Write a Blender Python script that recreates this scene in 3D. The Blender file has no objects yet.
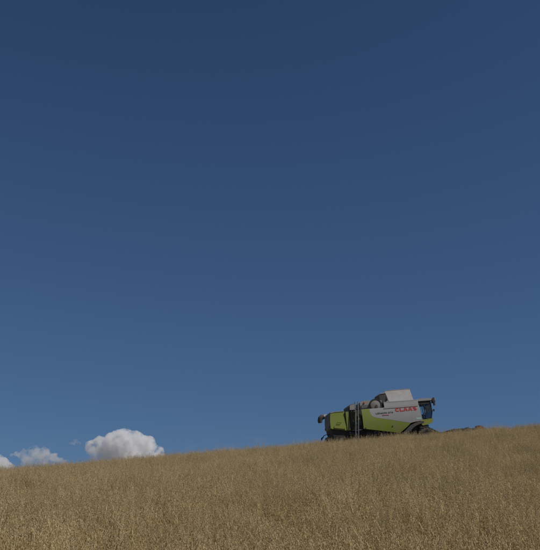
import bpy, bmesh, math, random
import numpy as np
from mathutils import Vector, Matrix

R = math.radians
scene = bpy.context.scene
C = scene.collection

# ------------------------------------------------------------------ camera
EYE = 1.95
cam_d = bpy.data.cameras.new('camera')
cam = bpy.data.objects.new('camera', cam_d)
C.objects.link(cam)
cam.location = (0, 0, EYE)
cam.rotation_euler = (R(90) + math.atan(225 / 742), 0, 0)
cam_d.sensor_fit = 'HORIZONTAL'
cam_d.sensor_width = 36
cam_d.lens = 36 * 742 / 540
cam_d.clip_start = 0.1
cam_d.clip_end = 60000
scene.camera = cam

# ------------------------------------------------------------------ sky, sun, exposure
SUN_EL, SUN_AZ = R(55), R(116)          # azimuth clockwise from +Y (the view direction)
world = bpy.data.worlds.new('World')
scene.world = world
world.use_nodes = True
wn = world.node_tree.nodes
wl = world.node_tree.links
bg = wn['Background']
sky = wn.new('ShaderNodeTexSky')
sky.sky_type = 'NISHITA'
sky.sun_disc = False
sky.sun_elevation = SUN_EL
sky.sun_rotation = SUN_AZ
sky.altitude = 1800
sky.air_density = 1.0
sky.dust_density = 0.0
sky.ozone_density = 10.0
# clear dry air: the pale band along the horizon sits lower than the model's
wtc = wn.new('ShaderNodeTexCoord')
wva = wn.new('ShaderNodeVectorMath'); wva.operation = 'MULTIPLY_ADD'; wva.inputs[1].default_value = (1, 1, 0.6); wva.inputs[2].default_value = (0, 0, 0.08)
wvn = wn.new('ShaderNodeVectorMath'); wvn.operation = 'NORMALIZE'
wl.new(wtc.outputs['Generated'], wva.inputs[0]); wl.new(wva.outputs[0], wvn.inputs[0]); wl.new(wvn.outputs[0], sky.inputs[0])
wl.new(sky.outputs[0], bg.inputs[0])
bg.inputs[1].default_value = 0.0555

sun_d = bpy.data.lights.new('sun', 'SUN')
sun_d.energy = 4.0
sun_d.angle = R(0.53)
sun_d.color = (1.0, 0.95, 0.87)
sun = bpy.data.objects.new('sun', sun_d)
C.objects.link(sun)
to_sun = Vector((math.sin(SUN_AZ) * math.cos(SUN_EL), math.cos(SUN_AZ) * math.cos(SUN_EL), math.sin(SUN_EL)))
sun.rotation_euler = to_sun.to_track_quat('Z', 'Y').to_euler()
sun.location = to_sun * 60

scene.view_settings.view_transform = 'Standard'
scene.view_settings.look = 'None'
scene.view_settings.exposure = -0.3
scene.view_settings.gamma = 1.0
scene.view_settings.use_curve_mapping = False
scene.render.engine = 'CYCLES'
scene.cycles.use_denoising = True
scene.cycles.max_bounces = 8
scene.cycles.transparent_max_bounces = 24
scene.cycles.volume_bounces = 10

# ------------------------------------------------------------------ materials
def new_mat(name):
    m = bpy.data.materials.new(name)
    m.use_nodes = True
    nt = m.node_tree
    b = nt.nodes['Principled BSDF']
    return m, nt, b


def paint(name, col, rough=0.4, metal=0.0, dirt=0.25, dirt_col=(0.28, 0.22, 0.14), scale=2.2, coat=0.0):
    """Painted sheet metal with a film of field dust in uneven patches."""
    m, nt, b = new_mat(name)
    N, L = nt.nodes.new, nt.links.new
    tc = N('ShaderNodeTexCoord')
    n1 = N('ShaderNodeTexNoise'); n1.inputs['Scale'].default_value = scale; n1.inputs['Detail'].default_value = 8
    n1.inputs['Roughness'].default_value = 0.65
    L(tc.outputs['Object'], n1.inputs['Vector'])
    mp = N('ShaderNodeMapRange'); mp.inputs[1].default_value = 0.38; mp.inputs[2].default_value = 0.72
    mp.inputs[3].default_value = 0.02; mp.inputs[4].default_value = dirt
    L(n1.outputs['Fac'], mp.inputs[0])
    mix = N('ShaderNodeMix'); mix.data_type = 'RGBA'
    mix.inputs[6].default_value = (*col, 1); mix.inputs[7].default_value = (*dirt_col, 1)
    L(mp.outputs[0], mix.inputs[0])
    L(mix.outputs[2], b.inputs['Base Color'])
    mr = N('ShaderNodeMapRange'); mr.inputs[3].default_value = rough; mr.inputs[4].default_value = min(1, rough + 0.4)
    L(n1.outputs['Fac'], mr.inputs[0]); L(mr.outputs[0], b.inputs['Roughness'])
    b.inputs['Metallic'].default_value = metal
    b.inputs['Coat Weight'].default_value = coat
    n2 = N('ShaderNodeTexNoise'); n2.inputs['Scale'].default_value = 1.6
    L(tc.outputs['Object'], n2.inputs['Vector'])
    bp = N('ShaderNodeBump'); bp.inputs['Strength'].default_value = 0.12; bp.inputs['Distance'].default_value = 0.03
    L(n2.outputs['Fac'], bp.inputs['Height']); L(bp.outputs[0], b.inputs['Normal'])
    return m


M = {}
M['green'] = paint('green paint', (0.205, 0.275, 0.016), 0.4, dirt=0.5)
M['dark_green'] = paint('dark green paint', (0.055, 0.08, 0.015), 0.5, dirt=0.4)
M['lime'] = paint('lime paint', (0.26, 0.31, 0.03), 0.4, dirt=0.3)
M['white'] = paint('light grey paint', (0.36, 0.355, 0.35), 0.4, dirt=0.35, dirt_col=(0.27, 0.24, 0.20))
M['lid'] = paint('tank cover sheet', (0.345, 0.34, 0.33), 0.5, dirt=0.35, dirt_col=(0.24, 0.22, 0.18))
M['grey'] = paint('grey panel paint', (0.34, 0.335, 0.32), 0.5, dirt=0.5)
M['steel'] = paint('galvanised steel', (0.25, 0.265, 0.28), 0.45, metal=0.5, dirt=0.4)
M['dark'] = paint('black chassis paint', (0.022, 0.022, 0.022), 0.6, dirt=0.22)
M['charcoal'] = paint('charcoal plastic', (0.05, 0.05, 0.052), 0.55, dirt=0.25)
M['rubber'] = paint('tyre rubber', (0.018, 0.018, 0.018), 0.8, dirt=0.45)
M['red'] = paint('red lettering', (0.42, 0.022, 0.018), 0.45, dirt=0.12)
M['ink'] = paint('dark lettering', (0.10, 0.10, 0.11), 0.5, dirt=0.15)
M['rust'] = paint('red brown paint', (0.17, 0.05, 0.028), 0.6, dirt=0.4)
M['decal'] = paint('pale decal', (0.42, 0.62, 0.58), 0.4, dirt=0.2)
M['rear'] = paint('rear panel plastic', (0.17, 0.168, 0.175), 0.6, dirt=0.25)
M['orange'] = paint('orange lens', (0.60, 0.13, 0.03), 0.25, dirt=0.1)
M['lens'] = paint('lamp lens', (0.5, 0.5, 0.48), 0.15, dirt=0.1)
M['seat'] = paint('seat fabric', (0.03, 0.03, 0.035), 0.9, dirt=0.1)


def mesh_screen(name):
    m, nt, b = new_mat(name)
    N, L = nt.nodes.new, nt.links.new
    tc = N('ShaderNodeTexCoord')
    v = N('ShaderNodeTexVoronoi'); v.inputs['Scale'].default_value = 34
    L(tc.outputs['Object'], v.inputs['Vector'])
    n = N('ShaderNodeTexNoise'); n.inputs['Scale'].default_value = 3; n.inputs['Detail'].default_value = 6
    L(tc.outputs['Object'], n.inputs['Vector'])
    r = N('ShaderNodeValToRGB')
    r.color_ramp.elements[0].color = (0.10, 0.10, 0.095, 1); r.color_ramp.elements[1].color = (0.30, 0.29, 0.27, 1)
    r.color_ramp.elements[0].position = 0.05; r.color_ramp.elements[1].position = 0.4
    L(v.outputs['Distance'], r.inputs[0])
    mx = N('ShaderNodeMix'); mx.data_type = 'RGBA'; mx.inputs[7].default_value = (0.25, 0.235, 0.20, 1)
    L(n.outputs['Fac'], mx.inputs[0]); L(r.outputs[0], mx.inputs[6]); L(mx.outputs[2], b.inputs['Base Color'])
    b.inputs['Roughness'].default_value = 0.7
    return m


M['screen'] = mesh_screen('perforated screen')


def glass_mat():
    m, nt, b = new_mat('cab glass')
    N, L = nt.nodes.new, nt.links.new
    nt.nodes.remove(b)
    out = nt.nodes['Material Output']
    tr = N('ShaderNodeBsdfTransparent'); tr.inputs[0].default_value = (0.90, 0.95, 0.96, 1)
    gl = N('ShaderNodeBsdfGlossy'); gl.inputs['Roughness'].default_value = 0.03
    fr = N('ShaderNodeFresnel'); fr.inputs[0].default_value = 1.5
    mx = N('ShaderNodeMixShader')
    L(fr.outputs[0], mx.inputs[0]); L(tr.outputs[0], mx.inputs[1]); L(gl.outputs[0], mx.inputs[2])
    L(mx.outputs[0], out.inputs[0])
    return m


M['glass'] = glass_mat()


def soil_mat():
    m, nt, b = new_mat('dry soil and straw')
    N, L = nt.nodes.new, nt.links.new
    tc = N('ShaderNodeTexCoord')
    n = N('ShaderNodeTexNoise'); n.inputs['Scale'].default_value = 1.3; n.inputs['Detail'].default_value = 10
    L(tc.outputs['Object'], n.inputs['Vector'])
    r = N('ShaderNodeValToRGB')
    r.color_ramp.elements[0].color = (0.10, 0.075, 0.045, 1); r.color_ramp.elements[1].color = (0.26, 0.20, 0.11, 1)
    L(n.outputs['Fac'], r.inputs[0]); L(r.outputs[0], b.inputs['Base Color'])
    b.inputs['Roughness'].default_value = 0.95
    bp = N('ShaderNodeBump'); bp.inputs['Distance'].default_value = 0.05
    L(n.outputs['Fac'], bp.inputs['Height']); L(bp.outputs[0], b.inputs['Normal'])
    return m


def oat_mat(name, base, alt, patch, trans=0.3):
    """Dry straw: per plant tint, per instance tint and broad patches across the field."""
    m, nt, b = new_mat(name)
    N, L = nt.nodes.new, nt.links.new
    out = nt.nodes['Material Output']
    at = N('ShaderNodeAttribute'); at.attribute_name = 'tint'
    oi = N('ShaderNodeObjectInfo')
    ad = N('ShaderNodeMath'); ad.operation = 'MULTIPLY_ADD'
    ad.inputs[1].default_value = 0.35; L(oi.outputs['Random'], ad.inputs[0])
    sc = N('ShaderNodeMath'); sc.operation = 'MULTIPLY'; sc.inputs[1].default_value = 0.65
    L(at.outputs['Fac'], sc.inputs[0]); L(sc.outputs[0], ad.inputs[2])
    mx = N('ShaderNodeMix'); mx.data_type = 'RGBA'
    mx.inputs[6].default_value = (*base, 1); mx.inputs[7].default_value = (*alt, 1)
    L(ad.outputs[0], mx.inputs[0])
    geo = N('ShaderNodeNewGeometry')
    n = N('ShaderNodeTexNoise'); n.inputs['Scale'].default_value = 0.45; n.inputs['Detail'].default_value = 5
    L(geo.outputs['Position'], n.inputs['Vector'])
    mr = N('ShaderNodeMapRange'); mr.inputs[1].default_value = 0.45; mr.inputs[2].default_value = 0.75
    mr.inputs[4].default_value = 0.45
    L(n.outputs['Fac'], mr.inputs[0])
    m2 = N('ShaderNodeMix'); m2.data_type = 'RGBA'; m2.inputs[7].default_value = (*patch, 1)
    L(mr.outputs[0], m2.inputs[0]); L(mx.outputs[2], m2.inputs[6])
    L(m2.outputs[2], b.inputs['Base Color'])
    b.inputs['Roughness'].default_value = 0.65
    b.inputs['Specular IOR Level'].default_value = 0.3
    tl = N('ShaderNodeBsdfTranslucent'); L(m2.outputs[2], tl.inputs[0])
    ms = N('ShaderNodeMixShader'); ms.inputs[0].default_value = trans
    L(b.outputs[0], ms.inputs[1]); L(tl.outputs[0], ms.inputs[2]); L(ms.outputs[0], out.inputs[0])
    return m


M['soil'] = soil_mat()
M['stem'] = oat_mat('oat straw', (0.38, 0.285, 0.11), (0.73, 0.56, 0.26), (0.28, 0.23, 0.09), 0.25)
M['ear'] = oat_mat('oat spikelet', (0.44, 0.335, 0.16), (0.90, 0.745, 0.485), (0.34, 0.28, 0.145), 0.35)

# ------------------------------------------------------------------ terrain
YC = 57.0
COMB = Vector((8.63, 59.55, 0.0))       # foot of the harvester's near side, half way along
YAW, TILT = R(5), R(4.8)


def crest(x):
    """Ground height along the top of the hill, climbing to the right."""
    x = np.clip(x, -70, 70)
    xc = np.clip(x, -24, 24)
    z = -2.46e-05 * xc ** 3 + 1.05e-4 * xc ** 2 + 0.0890 * xc + 4.675
    return z + (x - xc) * 0.05 - 0.018 * np.maximum(0, -7 - xc)


def ground(x, y):
    x = np.asarray(x, float); y = np.asarray(y, float)
    s = y / YC
    e = np.clip(s - 0.8, 0, 0.2)
    shp = np.where(s < 1, s - e * e / 0.4, 0.9)
    d = np.clip(s - 1.4, 0, None)
    shp = shp - np.where(d < 1, 0.5 * d * d, d - 0.5)
    z = crest(x) * np.clip(shp / 0.9, -0.6, None)
    z = np.where(s < 0, crest(x) * s * 0.4, z)
    z = np.maximum(z, -40)
    z = z + 0.05 * np.sin(x * 0.61 + 1.3) * np.sin(y * 0.47 + 0.4) * (y < 56)
    return z


def axis(lo, hi, near_lo, near_hi, step):
    a = list(np.arange(near_lo, near_hi + 1e-6, step))
    v, k = near_hi, step
    while v < hi:
        k *= 1.5; v += k; a.append(min(v, hi))
    v, k, b = near_lo, step, []
    while v > lo:
        k *= 1.5; v -= k; b.append(max(v, lo))
    return np.array(b[::-1] + a)


gx = axis(-20000, 20000, -45, 45, 0.75)
gy = axis(-20000, 20000, -6, 80, 0.75)
XX, YY = np.meshgrid(gx, gy)
ZZ = ground(XX, YY)
nx, ny = len(gx), len(gy)
verts = np.column_stack([XX.ravel(), YY.ravel(), ZZ.ravel()])
idx = np.arange(nx * ny).reshape(ny, nx)
faces = np.column_stack([idx[:-1, :-1].ravel(), idx[:-1, 1:].ravel(), idx[1:, 1:].ravel(), idx[1:, :-1].ravel()])
me = bpy.data.meshes.new('ground')
me.from_pydata(verts.tolist(), [], faces.tolist())
me.materials.append(M['soil'])
for p_ in me.polygons:
    p_.use_smooth = True
gnd = bpy.data.objects.new('ground', me)
C.objects.link(gnd)
gnd['kind'] = 'structure'
gnd['label'] = 'dry hillside soil rising to the right under the oat crop'


# ------------------------------------------------------------------ combine frame of reference
def comb_matrix():
    f = Vector((math.cos(YAW), math.sin(YAW), 0))
    z0 = float(ground(COMB.x, COMB.y))
    # forward follows the slope
    fw = Vector((math.cos(YAW) * math.cos(TILT), math.sin(YAW) * math.cos(TILT), math.sin(TILT)))
    side = Vector((-math.sin(YAW), math.cos(YAW), 0))
    up = fw.cross(side)
    base = Vector((COMB.x, COMB.y, z0)) + side * 1.6
    mt = Matrix((fw, side, up)).transposed().to_4x4()
    mt.translation = base
    return mt


CM = comb_matrix()
CMI = CM.inverted()

# ------------------------------------------------------------------ oats
rng = random.Random(7)


def oat_clump(seed, n=13, rad=0.21):
    r = random.Random(seed)
    V, F, T, MI = [], [], [], []

    def strip(path, w0, w1, side, tint, mi):
        b0 = len(V)
        k = len(path)
        for i, p in enumerate(path):
            w = w0 + (w1 - w0) * i / (k - 1)
            V.append(p - side * w); V.append(p + side * w); T.extend((tint, tint))
        for i in range(k - 1):
            a = b0 + 2 * i
            F.append((a, a + 1, a + 3, a + 2)); MI.append(mi)

    def stalk(path, r0, r1, tint, mi):
        b0 = len(V)
        k = len(path)
        for i, p in enumerate(path):
            q = r0 + (r1 - r0) * i / (k - 1)
            for j in range(3):
                a = j * 2.0944
                V.append(p + Vector((math.cos(a) * q, math.sin(a) * q, 0))); T.append(tint)
        for i in range(k - 1):
            for j in range(3):
                a = b0 + 3 * i
                F.append((a + j, a + (j + 1) % 3, a + 3 + (j + 1) % 3, a + 3 + j)); MI.append(mi)

    def spike(p, d, ln, w, tint, mi):
        d = d.normalized()
        s = d.orthogonal().normalized()
        t = d.cross(s)
        b0 = len(V)
        m = p + d * ln * 0.4
        V.extend((p, m + s * w, m + t * w, m - s * w, m - t * w, p + d * ln)); T.extend((tint,) * 6)
        for j in range(4):
            F.append((b0, b0 + 1 + j, b0 + 1 + (j + 1) % 4)); MI.append(mi)
            F.append((b0 + 5, b0 + 1 + (j + 1) % 4, b0 + 1 + j)); MI.append(mi)

    for _ in range(n):
        a, q = r.uniform(0, 6.283), rad * math.sqrt(r.random())
        base = Vector((math.cos(a) * q, math.sin(a) * q, -0.03))
        h = r.gauss(0.665, 0.075) * (r.uniform(1.12, 1.5) if r.random() < 0.13 else 1.0)
        la, lean = r.uniform(0, 6.283), abs(r.gauss(0.06, 0.08)) + 0.02
        dirv = Vector((math.cos(la), math.sin(la), 0))
        tint = min(1, max(0, r.gauss(0.5, 0.25)))
        path = []
        for i in range(6):
            u = i / 5
            path.append(base + Vector((0, 0, h * u)) + dirv * (lean * u * u * 1.6))
        stalk(path, 0.0022, 0.0011, tint, 0)
        # panicle: loose drooping branches with hanging spikelets
        pl = r.uniform(0.17, 0.27)
        ns = r.randint(13, 20)
        for k in range(ns):
            u = 1 - (pl / h) * (k + 0.5) / ns
            i = min(4, int(u * 5)); fr = u * 5 - i
            p = path[i].lerp(path[i + 1], fr)
            ang = r.uniform(0, 6.283)
            reach = r.uniform(0.012, 0.05) * (0.4 + 1.0 * (k / ns))
            o = Vector((math.cos(ang) * reach, math.sin(ang) * reach, r.uniform(-0.01, 0.03)))
            tip = p + o
            sd = Vector((-math.sin(ang), math.cos(ang), 0))
            strip([p, tip], 0.0006, 0.0005, sd, tint, 0)
            d = Vector((math.cos(ang) * 0.35, math.sin(ang) * 0.35, -1 + r.uniform(0, 0.5)))
            tt = min(1, max(0, tint + r.gauss(0, 0.22)))
            if r.random() < 0.06:
                tt = 1.0
            spike(tip, d, r.uniform(0.019, 0.030), r.uniform(0.0030, 0.0052), tt, 1)
        # dry leaves
        for k in range(r.randint(1, 3)):
            u = r.uniform(0.25, 0.72)
            i = min(4, int(u * 5)); p = path[i].lerp(path[i + 1], u * 5 - i)
            ang = r.uniform(0, 6.283)
            o = Vector((math.cos(ang), math.sin(ang), 0)); sd = Vector((-o.y, o.x, 0))
            ln = r.uniform(0.14, 0.28)
            strip([p, p + o * ln * .35 + Vector((0, 0, ln * .45)), p + o * ln * .75 + Vector((0, 0, ln * .35)),
                   p + o * ln + Vector((0, 0, -ln * .15))], 0.005, 0.001, sd, tint * 0.8, 0)
    me = bpy.data.meshes.new('oat_clump')
    me.from_pydata([tuple(v) for v in V], [], F)
    at = me.attributes.new('tint', 'FLOAT', 'POINT')
    at.data.foreach_set('value', np.array(T, np.float32))
    me.materials.append(M['stem']); me.materials.append(M['ear'])
    me.polygons.foreach_set('material_index', np.array(MI, np.int32))
    me.update()
    o = bpy.data.objects.new('oat_clump', me)
    return o


NVAR = 9
clumps = [oat_clump(100 + i) for i in range(NVAR)]

nr = np.random.default_rng(3)
DENS = 15
area_x, y0, y1 = 46.0, 5.0, 66.0
n_all = int(2 * area_x * (y1 - y0) * DENS)
px = nr.uniform(-area_x, area_x, n_all)
py = nr.uniform(y0, y1, n_all)
keep = np.abs(px) < 0.364 * py + 4.5
px, py = px[keep], py[keep]
pz = ground(px, py)
# the swath the harvester has already cut, and the machine itself
mi = np.array(CMI)
lx = mi[0, 0] * px + mi[0, 1] * py + mi[0, 2] * pz + mi[0, 3]
ly = mi[1, 0] * px + mi[1, 1] * py + mi[1, 2] * pz + mi[1, 3]
cut = ((ly > -2.15) & (lx < 8.4)) | ((ly > -3.45) & (lx > 5.0) & (lx < 8.4))
# thin spots where the stand is open
thin = np.sin(px * 1.7 + 1.3 * np.sin(py * 0.8)) * np.sin(py * 1.3 + 1.1 * np.sin(px * 0.7 + 2)) + 0.5 * np.sin(px * 3.9 + py * 2.2) * np.sin(py * 3.1 - px)
keep = ~cut & ~((thin < -0.35) & (nr.random(len(px)) < 0.6))
px, py, pz = px[keep], py[keep], pz[keep]
npt = len(px)
# slow undulation of crop height
hs = (1.0 + 0.06 * np.sin(px * 0.9 + 0.5 * py) * np.sin(py * 0.7 - 0.3 * px) + 0.05 * np.sin(px * 2.1 - py * 0.8 + 2 * np.sin(py * 0.35))
      + 0.05 * np.sin(px * 0.33 + 1.0) * np.sin(py * 0.9 + px * 0.2) + nr.normal(0, 0.07, npt))
rz = nr.uniform(0, 6.283, npt)
tl1 = nr.normal(0, 0.06, npt); tl2 = nr.normal(0, 0.06, npt)
var = nr.integers(0, NVAR, npt)

fm = bpy.data.meshes.new('oat_field')
fm.from_pydata(np.column_stack([px, py, pz]).tolist(), [], [])
a = fm.attributes.new('hs', 'FLOAT', 'POINT'); a.data.foreach_set('value', hs.astype(np.float32))
a = fm.attributes.new('var', 'INT', 'POINT'); a.data.foreach_set('value', var.astype(np.int32))
a = fm.attributes.new('rot', 'FLOAT_VECTOR', 'POINT')
a.data.foreach_set('vector', np.column_stack([tl1, tl2, rz]).astype(np.float32).ravel())
field = bpy.data.objects.new('oat_field', fm)
C.objects.link(field)
field['kind'] = 'stuff'
field['label'] = 'ripe tan oat crop covering the whole slope'
field['category'] = 'crop'
fm.materials.append(M['stem'])

ng = bpy.data.node_groups.new('oat_scatter', 'GeometryNodeTree')
ng.interface.new_socket('Geometry', in_out='INPUT', socket_type='NodeSocketGeometry')
ng.interface.new_socket('Geometry', in_out='OUTPUT', socket_type='NodeSocketGeometry')
GN, GL = ng.nodes.new, ng.links.new
gi, go = GN('NodeGroupInput'), GN('NodeGroupOutput')


def named(nm, ty):
    n = GN('GeometryNodeInputNamedAttribute'); n.data_type = ty
    n.inputs['Name'].default_value = nm
    return n.outputs['Attribute']


join = GN('GeometryNodeJoinGeometry')
ha, va, ra = named('hs', 'FLOAT'), named('var', 'INT'), named('rot', 'FLOAT_VECTOR')
e2r = GN('FunctionNodeEulerToRotation'); GL(ra, e2r.inputs[0])
for i, co in enumerate(clumps):
    oi = GN('GeometryNodeObjectInfo'); oi.inputs['Object'].default_value = co
    oi.inputs['As Instance'].default_value = True
    cmp = GN('FunctionNodeCompare'); cmp.data_type = 'INT'; cmp.operation = 'EQUAL'
    ia = [s for s in cmp.inputs if s.type == 'INT']
    GL(va, ia[0]); ia[1].default_value = i
    iop = GN('GeometryNodeInstanceOnPoints')
    GL(gi.outputs[0], iop.inputs['Points'])
    GL(cmp.outputs[0], iop.inputs['Selection'])
    GL(oi.outputs['Geometry'], iop.inputs['Instance'])
    GL(e2r.outputs[0], iop.inputs['Rotation'])
    GL(ha, iop.inputs['Scale'])
    GL(iop.outputs[0], join.inputs[0])
GL(join.outputs[0], go.inputs[0])
md = field.modifiers.new('scatter', 'NODES')
md.node_group = ng


# ------------------------------------------------------------------ mesh helpers
def obj(name, bm, mat, parent=None, smooth=False, bevel=0.0, seg=2):
    if bevel > 0:
        bmesh.ops.bevel(bm, geom=[e for e in bm.edges if len(e.link_faces) == 2 and e.calc_face_angle(0) > 0.5],
                        offset=bevel, segments=seg, profile=0.5, affect='EDGES', clamp_overlap=True)
    bmesh.ops.recalc_face_normals(bm, faces=bm.faces)
    me = bpy.data.meshes.new(name)
    bm.to_mesh(me); bm.free()
    me.materials.append(mat)
    if smooth:
        for p in me.polygons:
            p.use_smooth = True
        me.set_sharp_from_angle(angle=R(40))
    o = bpy.data.objects.new(name, me)
    C.objects.link(o)
    if parent is not None:
        o.parent = parent
    return o


def box(x0, x1, y0, y1, z0, z1, bm=None):
    bm = bm or bmesh.new()
    v = [bm.verts.new((x, y, z)) for x in (x0, x1) for y in (y0, y1) for z in (z0, z1)]
    for f in ((0, 1, 3, 2), (4, 6, 7, 5), (0, 4, 5, 1), (2, 3, 7, 6), (0, 2, 6, 4), (1, 5, 7, 3)):
        bm.faces.new([v[i] for i in f])
    return bm


def prism(pts, y0, y1, bm=None):
    """Outline in the length/height plane, given thickness across the machine."""
    bm = bm or bmesh.new()
    a = [bm.verts.new((x, y0, z)) for x, z in pts]
    b = [bm.verts.new((x, y1, z)) for x, z in pts]
    n = len(pts)
    bm.faces.new(a); bm.faces.new(b[::-1])
    for i in range(n):
        bm.faces.new((a[i], b[i], b[(i + 1) % n], a[(i + 1) % n]))
    return bm


def tube(path, rad, seg=10, bm=None, rads=None):
    bm = bm or bmesh.new()
    P = [Vector(p) for p in path]
    rings = []
    for i, p in enumerate(P):
        d = (P[min(i + 1, len(P) - 1)] - P[max(i - 1, 0)]).normalized()
        s = d.cross(Vector((0, 1, 0.01)))
        s = s.normalized() if s.length > 1e-4 else Vector((1, 0, 0))
        t = d.cross(s)
        q = rads[i] if rads else rad
        rings.append([bm.verts.new(p + s * math.cos(a) * q + t * math.sin(a) * q)
                      for a in [6.28319 * k / seg for k in range(seg)]])
    for i in range(len(P) - 1):
        for k in range(seg):
            bm.faces.new((rings[i][k], rings[i][(k + 1) % seg], rings[i + 1][(k + 1) % seg], rings[i + 1][k]))
    bm.faces.new(rings[0][::-1]); bm.faces.new(rings[-1])
    return bm


def lathe_y(prof, cx, cz, seg=40, bm=None):
    """Profile of (radius, y) spun about the axle; profile is closed."""
    bm = bm or bmesh.new()
    rings = []
    for k in range(seg):
        a = 6.28319 * k / seg
        rings.append([bm.verts.new((cx + math.cos(a) * r, y, cz + math.sin(a) * r)) for r, y in prof])
    n = len(prof)
    for k in range(seg):
        for i in range(n):
            j = (i + 1) % n
            bm.faces.new((rings[k][i], rings[k][j], rings[(k + 1) % seg][j], rings[(k + 1) % seg][i]))
    return bm


def bulge(z, amt=0.07):
    u = (z - 1.5) / 2.0
    return -amt * (1 - (2 * u - 1) ** 2)


def skin(xs, top, bot, y, thick=0.05, rows=10, amt=0.07):
    """Sheet-metal side panel, crowned outwards, with thickness."""
    bm = bmesh.new()
    fr, bk = [], []
    for x in xs:
        zt, zb = top(x), bot(x)
        cf, cb = [], []
        for j in range(rows + 1):
            z = zb + (zt - zb) * j / rows
            yy = y + bulge(z, amt)
            cf.append(bm.verts.new((x, yy, z))); cb.append(bm.verts.new((x, yy + thick, z)))
        fr.append(cf); bk.append(cb)
    n = len(xs)
    for i in range(n - 1):
        for j in range(rows):
            bm.faces.new((fr[i][j], fr[i + 1][j], fr[i + 1][j + 1], fr[i][j + 1]))
            bm.faces.new((bk[i][j], bk[i][j + 1], bk[i + 1][j + 1], bk[i + 1][j]))
        bm.faces.new((fr[i][0], bk[i][0], bk[i + 1][0], fr[i + 1][0]))
        bm.faces.new((fr[i][rows], fr[i + 1][rows], bk[i + 1][rows], bk[i][rows]))
    for e in (0, n - 1):
        for j in range(rows):
            bm.faces.new((fr[e][j], fr[e][j + 1], bk[e][j + 1], bk[e][j]))
    bmesh.ops.remove_doubles(bm, verts=bm.verts, dist=0.0005)
    return bm


def lerp_pts(pts):
    X = [p[0] for p in pts]; Z = [p[1] for p in pts]
    return lambda x: float(np.interp(x, X, Z))


def lettering(name, body, x0, x1, z0, z1, y, mat, parent, bold=0.03, shear=0.0):
    """Raised letters on the near side panel, following its crown."""
    cu = bpy.data.curves.new(name, 'FONT')
    cu.body = body; cu.size = 1; cu.offset = bold; cu.extrude = 0.0; cu.shear = shear
    cu.resolution_u = 3
    t = bpy.data.objects.new(name, cu)
    C.objects.link(t)
    dg = bpy.context.evaluated_depsgraph_get()
    me = bpy.data.meshes.new_from_object(t.evaluated_get(dg))
    bpy.data.objects.remove(t)
    bm = bmesh.new(); bm.from_mesh(me); bpy.data.meshes.remove(me)
    bmesh.ops.solidify(bm, geom=bm.faces[:], thickness=0.02)
    xs = [v.co.x for v in bm.verts]; zs = [v.co.y for v in bm.verts]
    ax, bx, az, bz = min(xs), max(xs), min(zs), max(zs)
    for v in bm.verts:
        X = x0 + (v.co.x - ax) / (bx - ax) * (x1 - x0)
        Z = z0 + (v.co.y - az) / (bz - az) * (z1 - z0)
        v.co = Vector((X, y + bulge(Z) - 0.006 + v.co.z * 0.4, Z))
    return obj(name, bm, mat, parent)


# ------------------------------------------------------------------ combine harvester
comb = bpy.data.objects.new('combine_harvester', None)
C.objects.link(comb)
comb.matrix_world = CM
comb['label'] = 'green and light grey combine harvester with red lettering on the hilltop'
comb['category'] = 'combine harvester'
NEAR, FAR = -1.6, 1.6

# chassis and underside
obj('chassis', prism([(-3.0, 1.15), (-3.0, 1.9), (3.3, 1.9), (3.3, 1.2), (1.6, 0.95), (-1.5, 0.95)], -1.2, 1.2), M['dark'], comb, bevel=0.03)
obj('body_core', prism([(-2.1, 1.9), (-2.1, 3.45), (-1.2, 3.5), (3.5, 3.5), (3.5, 2.3), (1.7, 1.9)], -1.38, 1.38), M['dark'], comb)
for k in range(5):      # belts and pulleys behind the open lower edge
    cx = -0.7 + k * 0.62
    pu = obj('pulley', lathe_y([(0.05, -1.42), (0.2, -1.42), (0.22, -1.38), (0.22, -1.30), (0.05, -1.30)], cx, 1.52 + 0.08 * (k % 2), 20), M['charcoal'], comb, True)

# side skins: green lower sweep, light grey upper sweep
swoosh = [(-0.46, 3.50), (-0.45, 3.30), (-0.42, 3.12), (-0.34, 2.95), (-0.2, 2.83), (0.05, 2.74), (0.5, 2.64), (1.16, 2.50), (2.73, 2.14)]
sw = lerp_pts(swoosh)
hull = lerp_pts([(-1.10, 1.98), (0.4, 1.70), (1.79, 1.44), (2.2, 1.72), (2.5, 1.94), (2.73, 2.135)])
gtop = lambda x: 3.50 if x <= -0.46 else sw(x) - 0.006
xs_g = [-1.10, -0.9, -0.7, -0.55, -0.46, -0.455, -0.45, -0.42, -0.38, -0.34, -0.27, -0.2, -0.1, 0.05, 0.25, 0.5, 0.8, 1.16, 1.5, 1.79, 1.95, 2.1, 2.2, 2.35, 2.5, 2.62, 2.73]
fend = lerp_pts([(2.73, 2.14), (3.1, 2.21), (3.54, 2.25), (3.74, 2.26)])
wbot = lambda x: (sw(x) if x <= 2.73 else fend(x)) + 0.004
xs_w = [-0.46, -0.455, -0.45, -0.42, -0.38, -0.34, -0.27, -0.2, -0.1, 0.05, 0.25, 0.5, 0.8, 1.16, 1.6, 2.1, 2.73, 3.0, 3.3, 3.54, 3.72]
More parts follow.
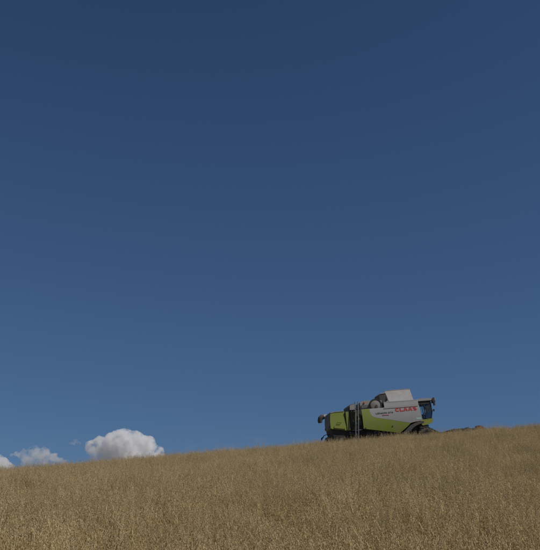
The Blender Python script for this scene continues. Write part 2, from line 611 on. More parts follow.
for side in (-1, 1):
    g = skin(xs_g, gtop, hull, NEAR)
    w = skin(xs_w, lambda x: 3.5, wbot, NEAR)
    # slanted front edge of the light panel
    for v in w.verts:
        if v.co.x > 3.4:
            v.co.x -= (v.co.z - 2.25) * 0.10 * (v.co.x - 3.4) / 0.32
    u = skin([0.77, 0.8, 1.5, 2.2, 2.9, 3.45, 3.57], lambda x: 3.945, lambda x: 3.515, NEAR, amt=0.05)
    if side > 0:
        for b in (g, w, u):
            for v in b.verts:
                v.co.y *= -1
    obj('green_side_panel', g, M['green'], comb, True)
    wp = obj('grey_side_panel', w, M['white'], comb, True)
    obj('upper_side_panel', u, M['white'], comb, True)
    obj('panel_trim', box(0.74, 3.56, side * 1.655 - 0.012, side * 1.655 + 0.012, 3.492, 3.512), M['grey'], comb)
    if side < 0:
        near_white = wp


def ribbon(pts, w):
    """Stroke of constant width along a flat path, mitred at the corners."""
    P = [Vector((a, b)) for a, b in pts]
    L_, R_ = [], []
    for i, p in enumerate(P):
        d0 = (p - P[i - 1]).normalized() if i else (P[1] - p).normalized()
        d1 = (P[i + 1] - p).normalized() if i < len(P) - 1 else d0
        n0, n1 = Vector((-d0.y, d0.x)), Vector((-d1.y, d1.x))
        m = (n0 + n1).normalized()
        m = m * (w / 2 / max(0.35, m.dot(n0)))
        L_.append(p + m); R_.append(p - m)
    return [(L_[i], L_[i + 1], R_[i + 1], R_[i]) for i in range(len(P) - 1)]


def block_letters(x0, x1, z0, z1, y, mat, parent):
    w = 0.27
    arc = lambda cx, cz, rx, rz, a0, a1, n: [(cx + rx * math.cos(R(a0 + (a1 - a0) * k / n)), cz + rz * math.sin(R(a0 + (a1 - a0) * k / n))) for k in range(n + 1)]
    glyphs = []
    glyphs.append((1.02, ribbon(arc(0.52, 0.5, 0.385, 0.365, 42, 318, 16), w)))
    glyphs.append((0.80, ribbon([(0.14, 1.0), (0.14, 0.135), (0.78, 0.135)], w)))
    A_ = ribbon([(0.13, 0.0), (0.44, 0.93), (0.56, 0.93), (0.87, 0.0)], 0.25) + [(Vector((0.335, 0.20)), Vector((0.665, 0.20)), Vector((0.60, 0.39)), Vector((0.40, 0.39)))]
    glyphs.append((1.06, A_)); glyphs.append((1.06, A_))
    S_ = arc(0.47, 0.71, 0.31, 0.165, 25, 270, 9) + arc(0.47, 0.29, 0.33, 0.165, 90, -155, 9)[0:]
    glyphs.append((0.92, ribbon(S_, 0.24)))
    total = sum(g[0] for g in glyphs) - 0.04
    sx, off = (x1 - x0) / total, 0.0
    for wd, quads in glyphs:
        bm = bmesh.new()
        for q in quads:
            fr, bk = [], []
            for p in q:
                X, Z = x0 + (off + p.x) * sx, z0 + p.y * (z1 - z0)
                fr.append(bm.verts.new((X, y + bulge(Z) - 0.010, Z))); bk.append(bm.verts.new((X, y + bulge(Z) + 0.004, Z)))
            bm.faces.new(fr); bm.faces.new(bk[::-1])
            for k in range(4):
                bm.faces.new((fr[k], bk[k], bk[(k + 1) % 4], fr[(k + 1) % 4]))
        obj('letter', bm, mat, parent)
        off += wd


block_letters(1.60, 3.36, 3.09, 3.39, NEAR, M['red'], near_white)
lettering('model_lettering', 'LEXION 570', 0.02, 1.42, 3.02, 3.145, NEAR, M['ink'], near_white, 0.02)
lettering('red_lettering', 'MONTANA', 0.50, 1.05, 2.86, 2.935, NEAR, M['red'], near_white, 0.02, 0.2)
dec = box(3.22, 3.62, NEAR - 0.075, NEAR - 0.02, 2.38, 2.52)
obj('decal', dec, M['decal'], near_white)
for zz in (2.9,):       # latch recesses on the green panel
    for xx in (-0.98, 1.2):
        obj('panel_latch', box(xx, xx + 0.1, NEAR - 0.085, NEAR - 0.03, 2.0, 2.05), M['charcoal'], comb, bevel=0.008)

# decks closing the top of the hull
obj('top_deck', box(0.79, 3.50, -1.56, 1.56, 3.86, 3.93), M['white'], comb)
obj('front_bulkhead', box(3.38, 3.44, -1.5, 1.5, 2.4, 3.85), M['grey'], comb)

# engine deck with the rotary dust screen
deck = obj('engine_housing', prism([(-1.10, 3.51), (-1.10, 4.06), (-0.95, 4.15), (-0.55, 4.19), (0.68, 4.12), (0.68, 3.51)], -1.36, 1.3), M['grey'], comb, bevel=0.03)
obj('warning_lamp', lathe_y([(0.0, -1.44), (0.06, -1.44), (0.075, -1.40), (0.075, -1.36), (0.0, -1.36)], -0.76, 4.03, 16), M['orange'], deck, True)
obj('vent_grille', box(-1.03, -0.45, -1.385, -1.355, 3.60, 3.84), M['dark'], deck)
for k in range(6):
    obj('grille_slat', box(-1.03, -0.45, -1.40, -1.386, 3.615 + k * 0.038, 3.633 + k * 0.038), M['grey'], deck)
ring = obj('dust_screen_frame', lathe_y([(0.41, -1.54), (0.49, -1.54), (0.50, -1.36), (0.41, -1.36)], 0.13, 3.78, 48), M['dark'], deck, True)
obj('dust_screen', lathe_y([(0.0, -1.55), (0.2, -1.545), (0.41, -1.50), (0.41, -1.38), (0.0, -1.38)], 0.13, 3.78, 48), M['screen'], deck, True)
obj('suction_arm', prism([(0.09, 3.52), (0.27, 3.52), (0.23, 3.72), (0.15, 3.80), (0.09, 3.74)], -1.60, -1.56), M['charcoal'], deck, bevel=0.01)
obj('housing_gap', box(0.685, 0.765, -1.45, 1.3, 3.51, 3.96), M['dark'], comb)

# straw hood at the rear
hood_pts = [(-3.56, 3.38), (-3.64, 2.9), (-3.66, 2.24), (-3.5, 2.16), (-2.42, 1.98), (-2.42, 3.46), (-3.2, 3.46)]
hb = prism(hood_pts, -1.36, 1.36)
for v in hb.verts:      # sides lean in towards the top
    v.co.y *= 1 - 0.075 * max(0, v.co.z - 2.1) / 1.3
hood = obj('straw_hood', hb, M['green'], comb, bevel=0.05)
obj('rear_panel', prism([(-3.69, 2.26), (-3.67, 2.9), (-3.605, 3.32), (-3.54, 3.32), (-3.54, 2.26)], -1.22, 1.22), M['rear'], hood, bevel=0.015)
for yy in (-1.02, 1.02):
    obj('rear_lamp', box(-3.73, -3.68, yy - 0.12, yy + 0.12, 2.30, 2.42), M['rust'], hood, bevel=0.01)
obj('hood_lid', prism([(-3.56, 3.41), (-3.52, 3.50), (-2.45, 3.53), (-2.45, 3.47), (-3.2, 3.465)], -1.28, 1.28), M['white'], hood, bevel=0.015)
obj('hood_flap', prism([(-3.40, 2.24), (-3.34, 2.42), (-2.55, 2.34), (-2.50, 2.09)], -1.40, -1.355), M['lime'], hood, bevel=0.012)
obj('hood_handle', tube([(-3.1, -1.30, 2.62), (-3.1, -1.39, 2.62), (-2.8, -1.39, 2.60), (-2.8, -1.30, 2.60)], 0.018, 8), M['dark'], hood)
obj('seam_cover', box(-2.41, -2.36, -1.34, 1.34, 1.95, 3.4), M['dark'], comb)
obj('service_door', prism([(-2.35, 1.96), (-2.35, 3.42), (-1.98, 3.44), (-1.98, 1.92)], -1.37, -1.25), M['green'], comb, bevel=0.02)
obj('recessed_panel', prism([(-1.96, 1.95), (-1.96, 3.44), (-1.42, 3.46), (-1.42, 1.95)], -1.40, -1.385), M['dark_green'], comb)
for k in range(3):
    obj('hose', tube([(-1.9 + k * 0.14, -1.42, 1.95), (-1.88 + k * 0.14, -1.47, 2.4), (-1.93 + k * 0.15, -1.45, 2.9), (-1.86 + k * 0.13, -1.42, 3.4)], 0.022, 8), M['dark'], comb)

obj('belt_guard', prism([(-1.40, 2.3), (-1.40, 3.1), (-1.28, 3.2), (-1.16, 3.1), (-1.16, 2.3)], -1.46, -1.39), M['dark_green'], comb, bevel=0.02)
obj('linkage', box(-1.40, -1.28, -1.52, -1.46, 2.72, 2.86), M['lime'], comb, bevel=0.01)
obj('drive_pulley', lathe_y([(0.03, -1.50), (0.15, -1.50), (0.17, -1.46), (0.17, -1.41), (0.03, -1.41)], -1.72, 2.45, 20), M['charcoal'], comb, True)
obj('air_tank', tube([(-2.25, -1.30, 1.72), (-1.45, -1.30, 1.66)], 0.13, 16), M['charcoal'], comb, True)
obj('foot_step', box(-2.0, -1.2, -1.56, -1.38, 1.90, 1.94), M['steel'], comb)

# rear engine cowl
cowl = obj('engine_cowl', prism([(-1.98, 3.52), (-2.0, 3.84), (-1.86, 3.98), (-1.44, 4.05), (-1.42, 3.52)], -1.15, 1.15), M['charcoal'], comb, bevel=0.03)  # dark body colour stands in for shade on the cowl's rear face
obj('cowl_panel', prism([(-1.94, 3.55), (-1.92, 3.86), (-1.84, 3.94), (-1.47, 4.02), (-1.45, 3.55)], -1.20, -1.155), M['grey'], cowl, bevel=0.012)  # lighter grey plate paints the cowl's near face as lit
obj('exhaust_pipe', tube([(-1.25, 0.2, 3.5), (-1.25, 0.2, 3.98), (-1.38, 0.2, 4.02)], 0.07, 14), M['charcoal'], cowl)

# ladder on the near rear flank
lad = obj('ladder', tube([(-1.84, -1.66, 1.12), (-1.71, -1.70, 2.4), (-1.58, -1.66, 3.6), (-1.53, -1.62, 4.12)], 0.042, 8), M['steel'], comb)
tube_b = tube([(-1.62, -1.66, 1.12), (-1.49, -1.70, 2.4), (-1.36, -1.66, 3.6), (-1.31, -1.62, 4.12)], 0.042, 8)
obj('ladder_rail', tube_b, M['steel'], lad)
for k in range(9):
    z = 1.25 + k * 0.29
    xo = (z - 1.12) * 0.103
    obj('ladder_rung', box(-1.83 + xo, -1.63 + xo, -1.71, -1.64, z, z + 0.035), M['charcoal'], lad)
for z in (1.95, 3.35):
    obj('ladder_bracket', box(-1.62, -1.56, -1.66, -1.36, z, z + 0.05), M['dark'], lad)

# chopper and spreader under the hood
ch = obj('straw_chopper', prism([(-3.62, 2.16), (-3.56, 1.85), (-3.35, 1.26), (-2.7, 1.05), (-2.2, 1.3), (-2.2, 1.98)], -1.22, 1.22), M['dark'], comb, bevel=0.03)
for k in range(7):
    yy = -1.1 + k * 0.366
    obj('spreader_vane', prism([(-3.72, 1.70), (-3.95, 1.32), (-3.55, 1.22), (-3.45, 1.5)], yy - 0.012, yy + 0.012), M['charcoal'], ch)
obj('rear_hook', tube([(-3.55, 0.1, 1.86), (-3.85, 0.1, 1.86), (-4.02, 0.1, 1.80), (-4.12, 0.1, 1.66), (-4.22, 0.1, 1.60), (-4.25, 0.1, 1.44)], 0.03, 8,
     rads=[0.025, 0.025, 0.03, 0.045, 0.06, 0.04]), M['dark'], ch)

# unloading auger folded back along the far side
au = obj('unloading_auger', tube([(1.2, 1.55, 3.55), (0.2, 1.60, 3.52), (-3.70, 1.60, 3.44)], 0.17, 20), M['lid'], comb, True)
obj('auger_spout', tube([(-3.62, 1.60, 3.44), (-3.78, 1.60, 3.43), (-3.92, 1.60, 3.31), (-3.98, 1.60, 3.12), (-3.97, 1.60, 2.96)], 0.2, 18,
     rads=[0.20, 0.215, 0.22, 0.2, 0.17]), M['charcoal'], au, True)

# grain tank and its covers
tank = obj('grain_tank', prism([(1.12, 3.9), (1.17, 4.08), (3.28, 4.06), (3.38, 3.9)], -1.05, 1.05), M['lid'], comb, bevel=0.02)


def flap(pts, th=0.035):
    bm = bmesh.new()
    n = (Vector(pts[1]) - Vector(pts[0])).cross(Vector(pts[2]) - Vector(pts[0])).normalized()
    a = [bm.verts.new(Vector(p)) for p in pts]
    b = [bm.verts.new(Vector(p) - n * th) for p in pts]
    k = len(pts)
    bm.faces.new(a); bm.faces.new(b[::-1])
    for i in range(k):
        bm.faces.new((a[i], b[i], b[(i + 1) % k], a[(i + 1) % k]))
    return bm


for s in (-1, 1):
    lid = obj('tank_lid', flap([(1.34, s * 1.10, 3.99), (3.36, s * 1.10, 3.98), (3.27, s * 0.72, 4.95), (1.18, s * 0.72, 4.92)]), M['lid'], tank)
    obj('lid_hem', tube([(1.19, s * 0.725, 4.92), (3.27, s * 0.725, 4.95)], 0.022, 8), M['lid'], lid)
    obj('lid_hem', tube([(1.35, s * 1.105, 4.0), (3.36, s * 1.105, 3.99)], 0.022, 8), M['lid'], lid)
obj('tank_front_flap', flap([(3.33, -1.06, 3.99), (3.33, 1.06, 3.99), (3.24, 0.70, 4.91), (3.24, -0.70, 4.91)]), M['lid'], tank)
rf = obj('tank_rear_flap', prism([(0.68, 4.16), (0.66, 4.60), (0.74, 4.67), (1.20, 4.70), (1.28, 4.0), (0.8, 3.96)], -0.86, 0.86), M['charcoal'], tank, bevel=0.02)  # charcoal here paints in the shade on the rear of the tank cover
obj('flap_rim', prism([(0.66, 4.62), (0.73, 4.705), (1.19, 4.74), (1.19, 4.705), (0.74, 4.675)], -0.89, 0.89), M['grey'], rf)

# ---------------------------------------------------------------- cab
cab = obj('cab', prism([(3.62, 2.36), (3.62, 2.46), (4.72, 2.46), (4.74, 2.36)], -1.02, 1.02), M['charcoal'], comb, bevel=0.01)
YN = 1.02
for s in (-1, 1):
    y = s * YN
    obj('cab_pillar', tube([(3.74, y * .98, 2.42), (3.56, y * .98, 3.86)], 0.05, 8), M['dark'], cab)
    obj('cab_pillar', tube([(4.66, y * .97, 2.42), (4.80, y * .95, 3.0), (4.74, y * .95, 3.86)], 0.045, 8), M['dark'], cab)
    obj('cab_pillar', tube([(4.06, y * .99, 2.42), (3.98, y * .99, 3.86)], 0.028, 8), M['dark'], cab)
    win = obj('cab_window', flap([(3.78, y, 2.47), (4.64, y, 2.47), (4.78, y * .98, 3.0), (4.72, y * .98, 3.84), (3.62, y * .98, 3.84)], 0.008), M['glass'], cab)
    obj('door_handle', box(4.08, 4.22, y - 0.03 + s * 0.02, y + 0.03 + s * 0.02, 2.86, 2.90), M['dark'], win)
    obj('sun_strip', box(3.68, 4.74, y * .985 - 0.012, y * .985 + 0.012, 3.60, 3.86), M['dark'], cab)
obj('windscreen', flap([(4.68, -0.94, 2.47), (4.68, 0.94, 2.47), (4.86, 0.9, 3.05), (4.86, -0.9, 3.05)], 0.008), M['glass'], cab)
obj('windscreen_upper', flap([(4.86, -0.9, 3.055), (4.86, 0.9, 3.055), (4.76, 0.9, 3.84), (4.76, -0.9, 3.84)], 0.008), M['glass'], cab)
obj('rear_wall', box(3.50, 3.56, -0.95, 0.95, 2.46, 3.2), M['charcoal'], cab)
roof = obj('cab_roof', prism([(3.46, 3.86), (3.42, 3.99), (3.9, 4.06), (4.6, 4.06), (5.14, 4.0), (5.22, 3.92), (5.05, 3.86)], -1.08, 1.08), M['white'], cab, bevel=0.035, seg=3)
for k, yy in enumerate((-0.98, -0.62, 0.62, 0.98)):
    wlmp = obj('work_light', box(5.0, 5.14, yy - 0.11, yy + 0.11, 3.66, 3.85), M['dark'], roof, bevel=0.02)
    obj('lamp_lens', box(5.141, 5.15, yy - 0.085, yy + 0.085, 3.70, 3.83), M['lens'], wlmp)
obj('light_bracket', prism([(4.92, 3.70), (4.90, 3.98), (5.0, 4.08), (5.10, 4.02), (5.08, 3.70)], -1.14, -1.09), M['dark'], roof, bevel=0.01)
for s in (-1, 1):
    arm = obj('mirror_arm', tube([(4.72, s * 1.0, 3.66), (4.95, s * 1.32, 3.66), (4.97, s * 1.36, 3.45)], 0.02, 8), M['dark'], cab)
    obj('mirror', box(4.90, 4.99, s * 1.36 - 0.13, s * 1.36 + 0.13, 3.40, 3.62), M['charcoal'], arm, bevel=0.02)
    arm = obj('mirror_arm', tube([(4.76, s * 0.98, 3.02), (4.92, s * 1.12, 3.05)], 0.016, 8), M['dark'], cab)
    obj('mirror', box(4.87, 4.95, s * 1.14 - 0.09, s * 1.14 + 0.09, 2.96, 3.13), M['charcoal'], arm, bevel=0.02)
seat = obj('driver_seat', prism([(3.75, 2.66), (3.72, 2.80), (3.62, 3.36), (3.76, 3.40), (3.90, 2.86), (4.26, 2.84), (4.26, 2.70)], -0.27, 0.27), M['seat'], cab, bevel=0.04)
obj('seat_base', box(3.82, 4.14, -0.18, 0.18, 2.46, 2.69), M['dark'], seat)
col = obj('steering_column', tube([(4.52, 0, 2.46), (4.42, 0, 2.86)], 0.05, 10), M['dark'], cab)
bm = bmesh.new()
N_ = 24
ringp = []
for k in range(N_ + 1):
    a_ = 6.28319 * k / N_
    ringp.append((4.42 + 0.06 * math.cos(a_), 0.22 * math.sin(a_), 2.88 + 0.20 * math.cos(a_) * 0.55))
obj('steering_wheel', tube(ringp, 0.018, 8, bm), M['dark'], col)
obj('console', box(4.02, 4.36, -0.56, -0.40, 2.46, 2.78), M['charcoal'], cab, bevel=0.03)
obj('platform', prism([(3.70, 2.30), (3.72, 2.36), (4.66, 2.40), (4.72, 2.30), (4.68, 2.10), (4.35, 1.98), (3.85, 1.90), (3.70, 1.98)], -1.22, 1.22), M['lime'], comb, bevel=0.04)
obj('platform_floor', box(3.45, 4.3, -1.18, 1.18, 1.70, 1.93), M['dark'], comb)
for k, (x_, z_) in enumerate([(3.72, 2.41), (4.30, 2.41)]):
    obj('handrail', tube([(x_, -1.22, z_ - 0.05), (x_, -1.24, z_ + 0.55), (x_ + 0.02, -1.2, z_ + 0.95)], 0.016, 8), M['dark'], comb)

# ---------------------------------------------------------------- mudguard and wheels
band = [(2.00, 1.40), (2.35, 1.70), (2.72, 1.98), (3.1, 2.13), (3.54, 2.20), (3.80, 2.21), (3.80, 2.06), (3.54, 2.02), (3.18, 1.92), (2.88, 1.76), (2.54, 1.46), (2.22, 1.16)]
for s in (-1, 1):
    obj('mudguard', prism(band, s * 1.70 if s < 0 else 1.05, -1.05 if s < 0 else 1.70), M['charcoal'], comb)


def wheel(cx, cz, r, y0, y1, lugs, mat_rim):
    w = y1 - y0
    mid = (y0 + y1) / 2
    prof = [(r * 0.54, y0 + 0.05 * w), (r * 0.72, y0 + 0.0 * w), (r * 0.90, y0 + 0.03 * w), (r * 0.965, y0 + 0.12 * w), (r * 0.975, mid),
            (r * 0.965, y1 - 0.12 * w), (r * 0.90, y1 - 0.03 * w), (r * 0.72, y1), (r * 0.54, y1 - 0.05 * w)]
    ty = lathe_y(prof, cx, cz, 48)
    for k in range(lugs):
        for h in (0, 1):
            a = 6.28319 * (k + 0.5 * h) / lugs
            lo, hi = (y0 + 0.02 * w, mid + 0.03 * w) if h == 0 else (mid - 0.03 * w, y1 - 0.02 * w)
            da = 0.16
            vs = []
            for (yy, aa) in ((lo, a - (da if h == 0 else 0)), (hi, a if h == 0 else a - da)):
                for rr in (r * 0.94, r):
                    for dw in (-0.035, 0.035):
                        vs.append(ty.verts.new((cx + math.cos(aa + dw) * rr, yy, cz + math.sin(aa + dw) * rr)))
            for f in ((0, 1, 3, 2), (4, 6, 7, 5), (0, 4, 5, 1), (2, 3, 7, 6), (0, 2, 6, 4), (1, 5, 7, 3)):
                ty.faces.new([vs[i] for i in f])
    root = obj('wheel', lathe_y([(0.0, mid - 0.04), (r * 0.5, mid - 0.04), (r * 0.5, mid + 0.04), (0.0, mid + 0.04)], cx, cz, 32), mat_rim, comb)
    obj('tyre', ty, M['rubber'], root, True)
    obj('rim', lathe_y([(r * 0.50, y0 + 0.08 * w), (r * 0.56, y0 + 0.04 * w), (r * 0.56, y1 - 0.04 * w), (r * 0.50, y1 - 0.08 * w)], cx, cz, 40), mat_rim, root, True)
    obj('hub', lathe_y([(0.0, y0 + 0.1 * w), (r * 0.14, y0 + 0.1 * w), (r * 0.18, mid), (r * 0.14, y1 - 0.1 * w), (0.0, y1 - 0.1 * w)], cx, cz, 20), M['dark'], root)


wheel(3.95, 0.85, 0.86, -1.64, -0.98, 22, M['white'])
wheel(3.95, 0.85, 0.86, 0.98, 1.64, 22, M['white'])
wheel(-2.35, 0.62, 0.62, -1.45, -1.02, 18, M['white'])
wheel(-2.35, 0.62, 0.62, 1.02, 1.45, 18, M['white'])
obj('wheel_arch_liner', prism([(1.9, 1.2), (2.1, 1.9), (2.7, 2.35), (3.6, 2.42), (3.7, 2.1), (3.7, 1.2)], -1.04, -0.98), M['dark'], comb)
obj('front_axle', box(3.80, 4.10, -1.2, 1.2, 0.72, 1.02), M['dark'], comb)
obj('axle_mount', box(3.2, 4.0, -0.6, 0.6, 0.95, 1.85), M['dark'], comb)
obj('rear_axle', box(-2.45, -2.25, -1.1, 1.1, 0.52, 0.72), M['dark'], comb)
obj('rear_axle_mount', box(-2.5, -2.2, -0.2, 0.2, 0.7, 1.3), M['dark'], comb)

# ---------------------------------------------------------------- feeder house and header
obj('feeder_house', prism([(3.9, 1.80), (4.3, 1.85), (5.65, 1.12), (5.65, 0.42), (4.2, 1.0)], -0.7, 0.7), M['dark_green'], comb, bevel=0.02)
hd = obj('cutting_header', prism([(5.50, 0.30), (5.50, 1.20), (5.66, 1.24), (5.72, 0.45), (6.9, 0.20), (6.95, 0.14), (5.60, 0.16)], -3.2, 3.2), M['dark'], comb)
hd.location.z = 0.09
obj('feed_auger', tube([(6.05, -3.15, 0.62), (6.05, 3.15, 0.62)], 0.22, 20), M['steel'], hd, True)
for s in (-1, 1):
    e = obj('crop_divider', prism([(5.52, 0.2), (5.52, 1.20), (6.1, 1.22), (7.0, 1.16), (7.45, 1.20), (7.8, 1.16), (8.1, 0.98), (8.25, 0.35), (8.2, 0.14), (7.0, 0.12)],
                              s * 3.25 - 0.05, s * 3.25 + 0.05), M['charcoal'], hd, bevel=0.02)
    obj('divider_hood', prism([(7.32, 1.02), (7.36, 1.30), (7.62, 1.34), (7.92, 1.24), (8.12, 0.92), (7.7, 0.9)], s * 3.25 - 0.09, s * 3.25 + 0.09), M['rust'], e, bevel=0.02)
reel = obj('reel', tube([(6.75, -3.1, 0.80), (6.75, 3.1, 0.80)], 0.06, 12), M['dark'], hd)
for k in range(6):
    a_ = 6.28319 * k / 6 + 0.3
    bx_, bz_ = 6.75 + 0.47 * math.cos(a_), 0.80 + 0.47 * math.sin(a_)
    bat = obj('reel_bat', tube([(bx_, -3.08, bz_), (bx_, 3.08, bz_)], 0.028, 8), M['rust'], reel)
    tb = bmesh.new()
    for q in range(30):
        yy = -3.0 + q * 0.207
        tube([(bx_, yy, bz_), (bx_ + 0.03, yy, bz_ - 0.2)], 0.006, 5, tb)
    obj('reel_tines', tb, M['dark'], bat)['kind'] = 'stuff'
for yy in (-3.06, -1.5, 0, 1.5, 3.06):
    sp = bmesh.new()
    for k in range(6):
        a_ = 6.28319 * k / 6 + 0.3
        tube([(6.75, yy, 0.80), (6.75 + 0.47 * math.cos(a_), yy, 0.80 + 0.47 * math.sin(a_))], 0.018, 6, sp)
    obj('reel_spider', sp, M['dark'], reel)


# ------------------------------------------------------------------ clouds
def cloud_mat(name, dens, scale, thr, soft, z_lo, z_hi, thin, slant=0.0):
    """Droplets in uneven billows, thinning out towards the ragged base."""
    m = bpy.data.materials.new(name)
    m.use_nodes = True
    m.cycles.volume_step_rate = 0.3
    nt = m.node_tree
    nt.nodes.remove(nt.nodes['Principled BSDF'])
    out = nt.nodes['Material Output']
    N, L = nt.nodes.new, nt.links.new
    pv = N('ShaderNodeVolumePrincipled')
    pv.inputs['Color'].default_value = (0.997, 0.997, 0.998, 1)
    pv.inputs['Anisotropy'].default_value = 0.2
    tc = N('ShaderNodeTexCoord')
    n = N('ShaderNodeTexNoise'); n.inputs['Scale'].default_value = scale; n.inputs['Detail'].default_value = 6
    n.inputs['Roughness'].default_value = 0.68
    L(tc.outputs['Object'], n.inputs['Vector'])
    mr = N('ShaderNodeMapRange'); mr.inputs[1].default_value = thr; mr.inputs[2].default_value = thr + soft
    mr.inputs[3].default_value = 0.0; mr.inputs[4].default_value = dens
    L(n.outputs['Fac'], mr.inputs[0])
    sx = N('ShaderNodeSeparateXYZ'); L(tc.outputs['Object'], sx.inputs[0])
    mz = N('ShaderNodeMapRange'); mz.interpolation_type = 'SMOOTHSTEP'
    mz.inputs[1].default_value = z_lo; mz.inputs[2].default_value = z_hi; mz.inputs[3].default_value = thin
    sl = N('ShaderNodeMath'); sl.operation = 'MULTIPLY_ADD'; sl.inputs[1].default_value = slant
    L(sx.outputs['X'], sl.inputs[0]); L(sx.outputs['Z'], sl.inputs[2]); L(sl.outputs[0], mz.inputs[0])
    mu = N('ShaderNodeMath'); mu.operation = 'MULTIPLY'
    L(mr.outputs[0], mu.inputs[0]); L(mz.outputs[0], mu.inputs[1]); L(mu.outputs[0], pv.inputs['Density'])
    L(pv.outputs[0], out.inputs['Volume'])
    return m


def cloud(label, cx, cy, cz, blobs, mat, seed, amp=0.13):
    """A heap of merged puffs with a crinkled surface, filled with cloud droplets."""
    r = random.Random(seed)
    mb = bmesh.new()
    top = max(b[3] for b in blobs)
    fringe = []
    for (x, y, z, q) in blobs:
        for _ in range(int(14 * q / top) + 4):
            d = Vector((r.gauss(0, 1), r.gauss(0, 1), abs(r.gauss(0, 1)) - 0.3)).normalized() * q * r.uniform(0.8, 1.02)
            fringe.append((x + d.x, y + d.y, z + d.z, q * r.uniform(0.16, 0.36)))
    for (x, y, z, q) in blobs + fringe:
        t = bmesh.ops.create_icosphere(mb, subdivisions=2 if q < top * 0.4 else 3, radius=q)
        for v in t['verts']:
            v.co += Vector((x, y, z))
    me = bpy.data.meshes.new('cloud')
    mb.to_mesh(me); mb.free()
    o = bpy.data.objects.new('cloud', me)
    C.objects.link(o)
    rm = o.modifiers.new('merge', 'REMESH'); rm.mode = 'VOXEL'
    rm.voxel_size = top / 17
    for k, (sz, st) in enumerate(((0.9, amp), (0.33, amp * 0.75), (0.12, amp * 0.5))):
        tx = bpy.data.textures.new('cloud_puff', 'CLOUDS')
        tx.noise_scale = sz * max(b[3] for b in blobs); tx.noise_depth = 3
        dm = o.modifiers.new('puff', 'DISPLACE'); dm.texture = tx; dm.texture_coords = 'LOCAL'
        dm.strength = st * 2 * max(b[3] for b in blobs); dm.mid_level = 0.5
    r2 = o.modifiers.new('clean', 'REMESH'); r2.mode = 'VOXEL'; r2.voxel_size = top / 17
    dg = bpy.context.evaluated_depsgraph_get()
    m2 = bpy.data.meshes.new_from_object(o.evaluated_get(dg))
    o.modifiers.clear(); o.data = m2
    bpy.data.meshes.remove(me)
    m2.materials.clear(); m2.materials.append(mat)
    o.location = (cx, cy, cz)
    o['label'] = label; o['category'] = 'cloud'; o['group'] = 'clouds above the left end of the ridge'
    return o


CM1 = cloud_mat('cumulus', 0.026, 0.013, 0.43, 0.16, -230.0, 50.0, 0.07, 0.36)
CM2 = cloud_mat('thin cumulus', 0.017, 0.012, 0.43, 0.2, -150.0, 20.0, 0.3)
CM3 = cloud_mat('edge cumulus', 0.02, 0.012, 0.38, 0.14, -500.0, -400.0, 1.0)
D = 9000.0
PITCH = math.atan(225 / 742)
u = D / 742 * 0.975                      # metres per pixel of the photograph at that distance


def at(px_, py_):
    """Place at distance D seen in that direction."""
    z_ = D * math.tan(PITCH + math.atan((275 - py_) / 742))
    return ((px_ - 270) / 742 * (D * math.cos(PITCH) + z_ * math.sin(PITCH)), D, EYE + z_)


def heap(cx0, cy0, lst):
    return [((a - cx0) * u, dy * u, (cy0 - b) * u, q * u) for (a, b, dy, q) in lst]


c0 = at(120, 455)
cloud('large white cumulus cloud rising behind the ridge', *c0, heap(120, 455, [
    (119, 444, 0, 14), (105, 447, 2, 11), (93, 448, -2, 8), (133, 445, 1, 14), (145, 448, -1, 12), (155, 454, 1, 9),
    (113, 458, 3, 13), (132, 458, -3, 14), (150, 460, 0, 11), (98, 460, 1, 9), (164, 462, 0, 7), (123, 438, -1, 9),
    (110, 439, -3, 6), (135, 437, 2, 7), (148, 442, 2, 6), (100, 441, -4, 5), (157, 448, 0, 3)]), CM1, 5)
c0 = at(75, 443)
cloud('tiny white cloud puff left of the large cumulus', *c0, heap(75, 443, [
    (69.5, 443.5, 0, 1.2), (72, 442.8, 0, 1.8), (75, 441.6, 0, 2.3), (78, 442.6, 0, 1.8), (80.5, 443.6, 0, 1.2), (74, 443.8, 0, 1.6), (77, 440.2, 0, 1.1)]), CM2, 8)
c0 = at(32, 458)
cloud('soft hazy cloud, second from the left edge, just above the ridge', *c0, heap(38, 458, [
    (30, 456, 0, 6), (40, 453, 2, 7), (50, 453, -1, 6), (22, 454, 1, 2.6), (17, 455, 0, 1.6), (25, 455.5, 0, 2.6), (58, 459, 0, 6), (36, 463, 0, 8), (48, 463, 0, 8), (29, 449.5, 0, 1.5), (66, 463, 0, 6), (42, 447.5, 1, 1.6), (35, 451, 0, 2.6)]), CM2, 9)
c0 = at(2, 466)
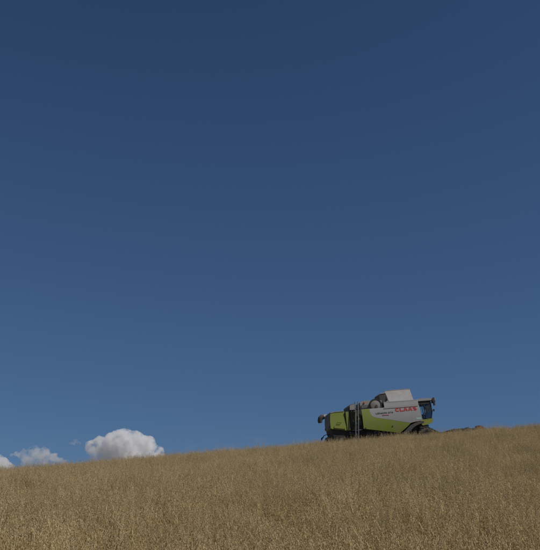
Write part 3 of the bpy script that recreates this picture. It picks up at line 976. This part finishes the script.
cloud('small round white cloud at the left edge of the view', *c0, heap(2, 466, [(2, 464, 0, 7), (-6, 462, 1, 8), (7, 468, 0, 6), (-14, 466, 0, 8)]), CM3, 12)


# ------------------------------------------------------------------ dust hanging in the cut swath behind the machine
db = bmesh.new()
for (lx_, ly_, lz_, q, sx_) in ((-6.5, 1.2, 1.0, 1.1, 1.8), (-9.5, 1.8, 1.2, 1.4, 1.9), (-13.0, 1.5, 1.3, 1.5, 2.0), (-16.5, 2.2, 1.1, 1.2, 2.0)):
    t_ = bmesh.ops.create_icosphere(db, subdivisions=3, radius=q)
    for v in t_['verts']:
        c_ = CM @ Vector((lx_, ly_, 0))
        gz = float(ground(c_.x, c_.y))
        v.co = Vector((c_.x + v.co.x * sx_, c_.y + v.co.y, gz + lz_ + v.co.z * 0.9))
dm_ = bpy.data.meshes.new('dust_cloud')
db.to_mesh(dm_); db.free()
dust = bpy.data.objects.new('dust_cloud', dm_)
C.objects.link(dust)
rmd = dust.modifiers.new('merge', 'REMESH'); rmd.mode = 'VOXEL'; rmd.voxel_size = 0.2
dmt = bpy.data.materials.new('chaff dust'); dmt.use_nodes = True
dn = dmt.node_tree
dn.nodes.remove(dn.nodes['Principled BSDF'])
dv = dn.nodes.new('ShaderNodeVolumePrincipled')
dv.inputs['Color'].default_value = (0.80, 0.70, 0.55, 1)
dtc = dn.nodes.new('ShaderNodeTexCoord')
dno = dn.nodes.new('ShaderNodeTexNoise'); dno.inputs['Scale'].default_value = 0.6; dno.inputs['Detail'].default_value = 3
dmr = dn.nodes.new('ShaderNodeMapRange'); dmr.inputs[1].default_value = 0.42; dmr.inputs[2].default_value = 0.75
dmr.inputs[4].default_value = 0.055
dn.links.new(dtc.outputs['Object'], dno.inputs['Vector']); dn.links.new(dno.outputs['Fac'], dmr.inputs[0])
dn.links.new(dmr.outputs[0], dv.inputs['Density']); dn.links.new(dv.outputs[0], dn.nodes['Material Output'].inputs['Volume'])
dm_.materials.append(dmt)
dust['kind'] = 'stuff'
dust['label'] = 'faint pale dust hanging over the ridge behind the harvester'
dust['category'] = 'dust'
